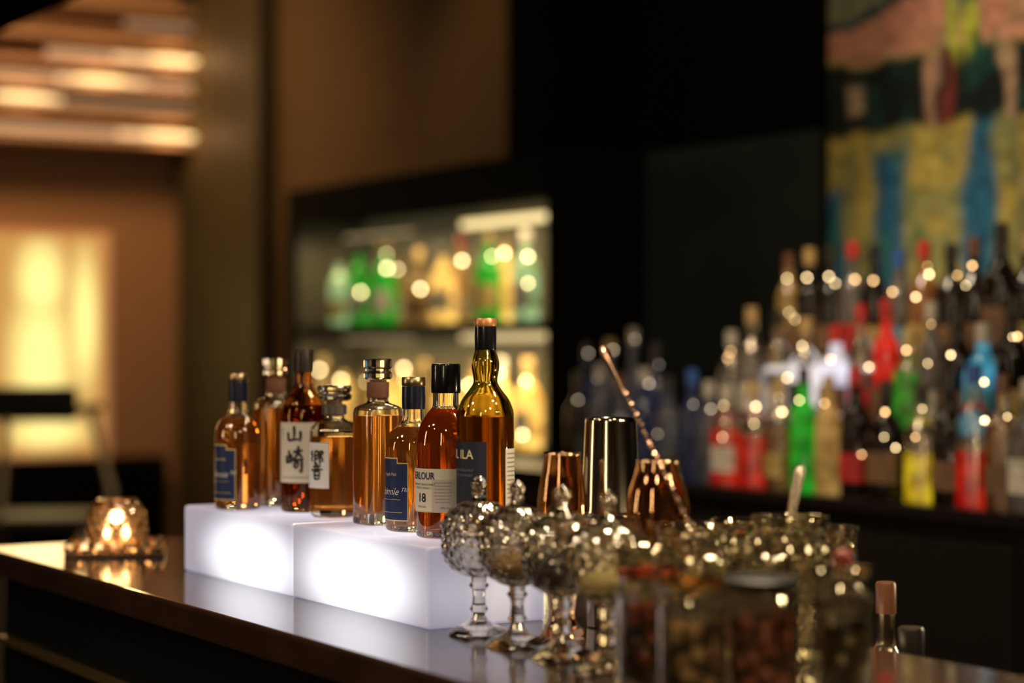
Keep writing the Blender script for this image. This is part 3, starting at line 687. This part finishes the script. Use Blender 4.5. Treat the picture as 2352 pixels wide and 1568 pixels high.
for z in (.35,.75,1.153,1.559):
    bx('shelf',S0+.034,S1-.03,V0,V1-.02,z-.024,z,frame,parent=dc)
bx('base_panel',S0+.034,S1-.03,V0,V1-.02,0,.10,frame,parent=dc)
for z,mm in ((1.905,led),(1.515,ledm),(1.108,ledm)):
    bx('led_strip',s_at(1065,3.5),S1-.035,3.49,3.51,z-.014,z+.010,mm,parent=dc)['label']='bright warm light strip'
    bx('led_strip',s_at(760,3.5),s_at(945,3.5),3.49,3.51,z-.012,z-.002,ledd,parent=dc)['label']='dim warm light strip'
    for sx,en in ((-5.35,2.2 if z>1.6 else 5.0),(-6.0,1.8),(-6.6,2.0)):
        lamp('AREA','shelf_glow',W(sx,3.34,z),en,(1,.77,.42),.16,target=W(sx,3.40,0))
TR=.0052
CB=[(700,'squat','dimamber','gold','gold',.26,.17),(738,'slim','dimamber','gold','white',.29,.22),(780,'std','palegreen','black','gold',.27,0),(826,'squat','darkgreen','black','white',.30,.12),(884,'squat','green','gold','white',.30,(.20,.25)),
(924,'slim','dimamber','black','white',.29,.2),(962,'round','dimamber','gold','brown',.26,.12),(1018,'squat','gold','white','white',.27,0),(1062,'slim','cream','red','white',.30,(.215,)),(1122,'squat','green','gold','gold',.30,(.215,)),(1160,'slim','gold','gold',None,.29,.23),(1208,'squat','palegreen','white','white',.29,(.205,.12))]
nm={'dimamber':'amber','darkgreen':'dark green','palegreen':'pale green','dimgrey':'clear grey'}
for px,k,c,cap,lab,h,t1 in CB:
    v=3.36 if k!='slim' else 3.45
    bgbottle(W(s_at(px,v),v,1.559),k,c,cap,lab,h,'%s spirit bottle in the lit cabinet'%nm.get(c,c),'bottles in the display cabinet',t1 or None,glintr=TR,tk='c')
CB=[(700,'slim','dimamber','gold',None,.27,0),(742,'squat','dimamber','gold','gold',.29,.24),(790,'slim','gold','black',None,.27,.2),(835,'squat','dimamber','black','white',.28,.20),(884,'squat','gold','gold',None,.29,.22),(930,'slim','gold','gold',None,.29,(.25,.21)),(975,'squat','dimamber','gold',None,.28,0),(1026,'squat','gold','gold',None,.28,(.235,.20)),(1088,'squat','gold','gold','white',.28,.20),(1150,'std','gold','white',None,.29,(.17,.24)),(1214,'squat','gold','gold','white',.29,(.22,.05))]
for px,k,c,cap,lab,h,t1 in CB:
    v=3.36 if k!='slim' else 3.45
    bgbottle(W(s_at(px,v),v,1.153),k,c,cap,lab,h,'%s spirit bottle in the lit cabinet'%nm.get(c,'golden'),'bottles in the display cabinet',t1 or None,glintr=TR,tk='c')
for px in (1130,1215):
    bgbottle(W(s_at(px,3.38),3.38,.75),'squat','gold','gold','white',.27,'golden spirit bottle in the lit cabinet','bottles in the display cabinet',.19,glintr=TR,tk='c')
# ---------------- painting
PS0,PS1,PZ0,PZ1=s_at(1903,3.6),-2.55,1.50,2.95
nx,nz=150,170
V=[];Fc=[];C=[]
def sstep(a,b,x): 
    t=min(1,max(0,(x-a)/(b-a))); return t*t*(3-2*t)
def mixc(a,b,t): return tuple(a[i]*(1-t)+b[i]*t for i in range(3))
def paint(a,z):
    n1=noise.noise(Vector((a*5,z*5,0))); n2=noise.noise(Vector((a*14,z*6,3))); n3=noise.noise(Vector((a*30,z*30,7))); n4=noise.noise(Vector((a*9,z*9,11)))
    zz=z+.025*n1+.02*n2; aa=a+.03*n1+.02*n2+.02*n4
    c=mixc((.42,.32,.07),(.22,.22,.08),sstep(-.3,.3,n4))
    for cx,w,zt in ((.03,.035,1.88),(.24,.07,1.97),(.57,.055,2.1),(.95,.06,1.96)):
        t=1-sstep(w*.5,w*1.3,abs(aa-cx)); t*= 1-sstep(zt,zt+.05,zz)
        c=mixc(c,(.008,.10,.20),t*.95)
    c=mixc(c,(.03,.14,.08),sstep(.15,.45,n2)*.5)
    if aa>.68: c=mixc(c,(.20,.17,.07),.5)
    t=sstep(2.03,2.06,zz)*(1-sstep(2.22,2.25,zz))
    mid=mixc((.005,.009,.008),(.008,.035,.028),sstep(.0,.3,n4))
    mid=mixc(mid,(.34,.24,.17),(1-sstep(.025,.05,abs(aa-.11)))*(1-sstep(2.17,2.20,zz))*sstep(2.08,2.11,zz))
    mid=mixc(mid,(.34,.19,.12),(1-sstep(.015,.03,abs(aa-.40))))
    mid=mixc(mid,(.15,.03,.02),(1-sstep(.010,.025,abs(aa-.455))))
    mid=mixc(mid,(.34,.22,.13),(1-sstep(.015,.035,abs(aa-.67))))
    c=mixc(c,mid,t)
    t=sstep(2.235,2.255,zz)
    top=mixc((.46,.20,.13),(.36,.20,.11),sstep(0,.4,n4))
    top=mixc(top,(.15,.16,.09),sstep(2.36,2.40,zz-.12*a+.03)*(1-sstep(.38,.46,a)))
    top=mixc(top,(.02,.05,.06),(1-sstep(.008,.018,abs(zz-2.36-.16*(a-.1)))))
    c=mixc(c,top,t)
    for cx,w in ((.48,.022),(.545,.028)):
        t=(1-sstep(w*.6,w*1.4,abs(aa-cx)))*sstep(2.16,2.24,zz)
        c=mixc(c,mixc((.015,.11,.05),(.36,.38,.04),sstep(-.1,.3,n2)),t)
    return tuple(max(0,x*(1+.55*n3)) for x in c)
for j in range(nz+1):
    for i in range(nx+1):
        a=(PS1-PS0)*i/nx; z=PZ0+(PZ1-PZ0)*j/nz
        V.append((a,0,z-PZ0)); C.append(paint(a,z))
for j in range(nz):
    for i in range(nx):
        q=j*(nx+1)+i; Fc.append((q,q+1,q+nx+2,q+nx+1))
m,nt,out=newmat('painted_canvas'); at=nt.nodes.new('ShaderNodeAttribute'); at.attribute_name='paint'; b=nt.nodes.new('ShaderNodeBsdfPrincipled'); b.inputs['Roughness'].default_value=.7; b.inputs['Specular IOR Level'].default_value=.2
nt.links.new(at.outputs['Color'],b.inputs['Base Color']); nt.links.new(b.outputs[0],out.inputs[0])
pe=empty('painting',W(PS0,3.6,PZ0),'large colourful abstract painting in pink, yellow, blue and green','painting',rot=ANG)
cv=mk('canvas',V,Fc,m,pe)
ca=cv.data.color_attributes.new('paint','FLOAT_COLOR','POINT')
for i,c in enumerate(C): ca.data[i].color=(*c,1)
bk=lbox('stretcher',0,PS1-PS0,.001,.019,0,PZ1-PZ0,dark,pe)
# ---------------- candle on tray
tp=P(268,0,3.62); 
tr=empty('candle_tray',(tp.x,tp.y,CT),'square faceted clear rose glass tray under a candle','tray',rot=.12)
traym=gmat('rose_glass_tray',(1,.92,.82),1.5,.02,gloss=.14,gcol=(1,.78,.5))
lbox('tray_base',-.088,.088,-.07,.07,0,.008,pmat('dark_bronze',(.14,.09,.06),.25,metal=.8),tr,bev=.003)
for sx in range(7):
    for side in range(4):
        x=-.078+sx*.026; y=-.060+sx*.020
        loc={0:(x,-.058),1:(x,.058),2:(-.076,y),3:(.076,y)}[side]
        if side>1 and sx in (0,6): continue
        V,Fc=lathe_data([(0,.0085),(.010,.0085),(.0124,.016),(.010,.026),(0,.028)],6)
        mk('tray_bead',V,Fc,traym,tr,(loc[0],loc[1],0),smooth=False)
ch=empty('candle_holder',(tp.x,tp.y,CT+.0085),'rounded faceted clear rose glass candle holder with lit tealights','candle holder')
def fac8(r,z,t):
    return .98+.06*diamond(t,z,7,30)
hp=[(.028,0),(.041,.006),(.052,.022),(.0555,.042),(.053,.062),(.045,.080),(.036,.092)]
lathe('glass_shell',[(0,0)]+cr(hp,6)+[(.033,.092)]+[(r-.005,z) for r,z in cr(hp,6)[::-1] if z>.006]+[(0,.006)],gmat('rose_glass',(1,.92,.83),1.48,gloss=.06,gcol=(1,.76,.55)),ch,n=112,mod=fac8,ang=6)
flame=emat('candle_flame',(1,.68,.28),30)
for dx,dy in ((-.016,-.008),(.015,.006)):
    c=lathe('tealight',[(0,.0065),(.010,.0065),(.010,.020),(0,.020)],pmat('wax',(.85,.6,.35),.5,emit=.5,ecol=(1,.45,.16)),ch,(dx,dy,0),n=20)
    lathe('flame',cr([(0,.0205),(.0034,.027),(.0042,.032),(.002,.041),(0,.046)],4),flame,ch,(dx,dy,0),n=12)
lamp('POINT','candle_glow',(tp.x,tp.y,CT+.068),1.4,(1,.60,.30),.012)
lamp('POINT','candle_spill',(tp.x-.02,tp.y,CT+.15),.4,(1,.5,.2),.02)
# ---------------- bottles on the speed rail
for px,d,kind,c,cap,h,lab,fl in [(2093,2.56,'squat','dark','black',.296,'dark bottle with black screw cap in the bottle rail',None),(2035,2.68,'slim','dimamber','brown',.34,'clear bottle with slim neck and brown cap in the bottle rail',.5)]:
    p=P(px,0,d); bgbottle((p.x,p.y,.82),kind,c,cap,None,h,lab,'bottles in the bottle rail',fill=fl)
# ---------------- bar chair
p=P(95,0,8.0)
ch=empty('bar_chair',(p.x,p.y,0),'high bar chair with black padded back and pale metal frame','chair',rot=.1)
blk=pmat('black_leather',(.008,.007,.006),.5,spec=.2); met=pmat('champagne_metal',(.55,.45,.3),.35,metal=.7)
def rod(name,a,b,r,mat,parent):
    a=Vector(a);b=Vector(b);Lh=(b-a).length
    V,Fc=lathe_data([(0,0),(r,0),(r,Lh),(0,Lh)],14); o_=mk(name,V,Fc,mat,parent,a); o_.rotation_mode='QUATERNION'; o_.rotation_quaternion=(b-a).to_track_quat('Z','Y'); return o_
lbox('seat',-.22,.22,-.20,.22,.74,.81,blk,ch,.02)
lbox('backrest',-.23,.17,-.255,-.185,1.19,1.325,blk,ch,.025)
rod('armrest',(.15,-.20,1.23),(.22,.10,1.235),.018,blk,ch)
for x,y in ((-.18,-.19),(.18,-.19),(-.18,.19),(.18,.19)):
    rod('leg',(x,y,.745),(x*1.3,y*1.3,.0),.014,met,ch)
rod('back_upright',(-.13,-.25,.80),(-.10,-.252,1.20),.018,met,ch)
rod('back_upright',(.28,.0,.88),(.20,-.03,1.225),.018,met,ch)
rod('seat_bracket',(.28,.0,.88),(.20,.0,.775),.012,met,ch)
# ---------------- lights
for i,(s,v,z,en) in enumerate([(-4.3,2.3,2.7,6),(-3.5,2.3,2.7,6),(-2.7,2.2,2.6,7),(-2.0,2.0,2.5,7),(-1.4,1.9,2.3,7),(-3.2,-.2,2.4,6),(-2.2,-.3,2.3,8),(-1.0,.6,2.2,8),(-.8,2.2,2.0,8),(-5.6,2.2,2.9,3),(-1.9,2.35,1.22,5),(-1.3,1.25,2.1,6)]):
    lamp('POINT','added_glint_globe',W(s,v,z),en,(1,.78,.50),.05 if i<10 else .035)  # unseen globes added so the cut glass picks up sparkles
lamp('AREA','bar_downlight',W(-2.6,1.9,2.5),9,(1,.78,.54),.14,target=W(-2.6,1.4,1.2))
lamp('AREA','jar_fill_light',W(-1.85,1.55,2.02),7,(1,.82,.54),.07,target=W(-1.75,1.38,1.2))  # added lamp that lifts the dark jars and gives them glints
lamp('AREA','jar_sidelight',W(-1.2,1.75,1.85),5,(1,.80,.50),.07,target=W(-1.75,1.38,1.2))
lamp('AREA','bar_front_light',W(-2.6,.1,2.5),12,(1,.80,.58),.16,target=W(-2.7,1.4,1.3))
for (s,v,z,en) in ((-3.6,-.7,1.7,5.5),(-1.0,-.2,1.8,4.5)):
    l=lamp('AREA','added_streak_light',W(s,v,z),en,(1,.76,.48),.08,target=W(-2.3,1.4,1.3)); l.data.shape='RECTANGLE'; l.data.size_y=.7  # unseen area lights added to put bright streaks into reflections
lamp('SPOT','back_bar_downlight',W(-3.6,2.6,2.9),88,(1,.78,.52),.06,target=W(-3.78,3.2,1.35),spot_size=.98,spot_blend=.9)
lamp('SPOT','painting_light',W(-3.3,2.5,3.15),50,(1,.84,.62),.06,target=W(-3.35,3.6,2.2),spot_size=.85,spot_blend=.6)
lamp('SPOT','wall_wash',W(-6.2,2.9,3.15),14,(1,.64,.32),.1,target=W(-6.1,3.7,2.4),spot_size=1.2,spot_blend=1)
lamp('SPOT','pilaster_wash',W(-8.0,2.7,3.1),6,(1,.74,.40),.1,target=W(-8.3,3.6,2.2),spot_size=.8,spot_blend=1)
lamp('AREA','lounge_light',W(-7.6,2.5,3.1),25,(1,.60,.30),.5,target=W(-9,3.45,1.3))
w=bpy.data.worlds.new('world'); sc.world=w; w.use_nodes=True
w.node_tree.nodes['Background'].inputs[0].default_value=(1,.75,.5,1); w.node_tree.nodes['Background'].inputs[1].default_value=.006
# ---------------- camera
cam=bpy.data.cameras.new('camera'); co=bpy.data.objects.new('camera',cam); col.objects.link(co)
co.location=(0,0,CZ); co.rotation_euler=(math.pi/2,0,0)
cam.lens=70; cam.sensor_width=36; cam.shift_y=16/2352
cam.dof.use_dof=True; cam.dof.focus_distance=2.84; cam.dof.aperture_fstop=1.6
cam.clip_start=.05
sc.camera=co
sc.view_settings.view_transform='Standard'
sc.view_settings.look='None'
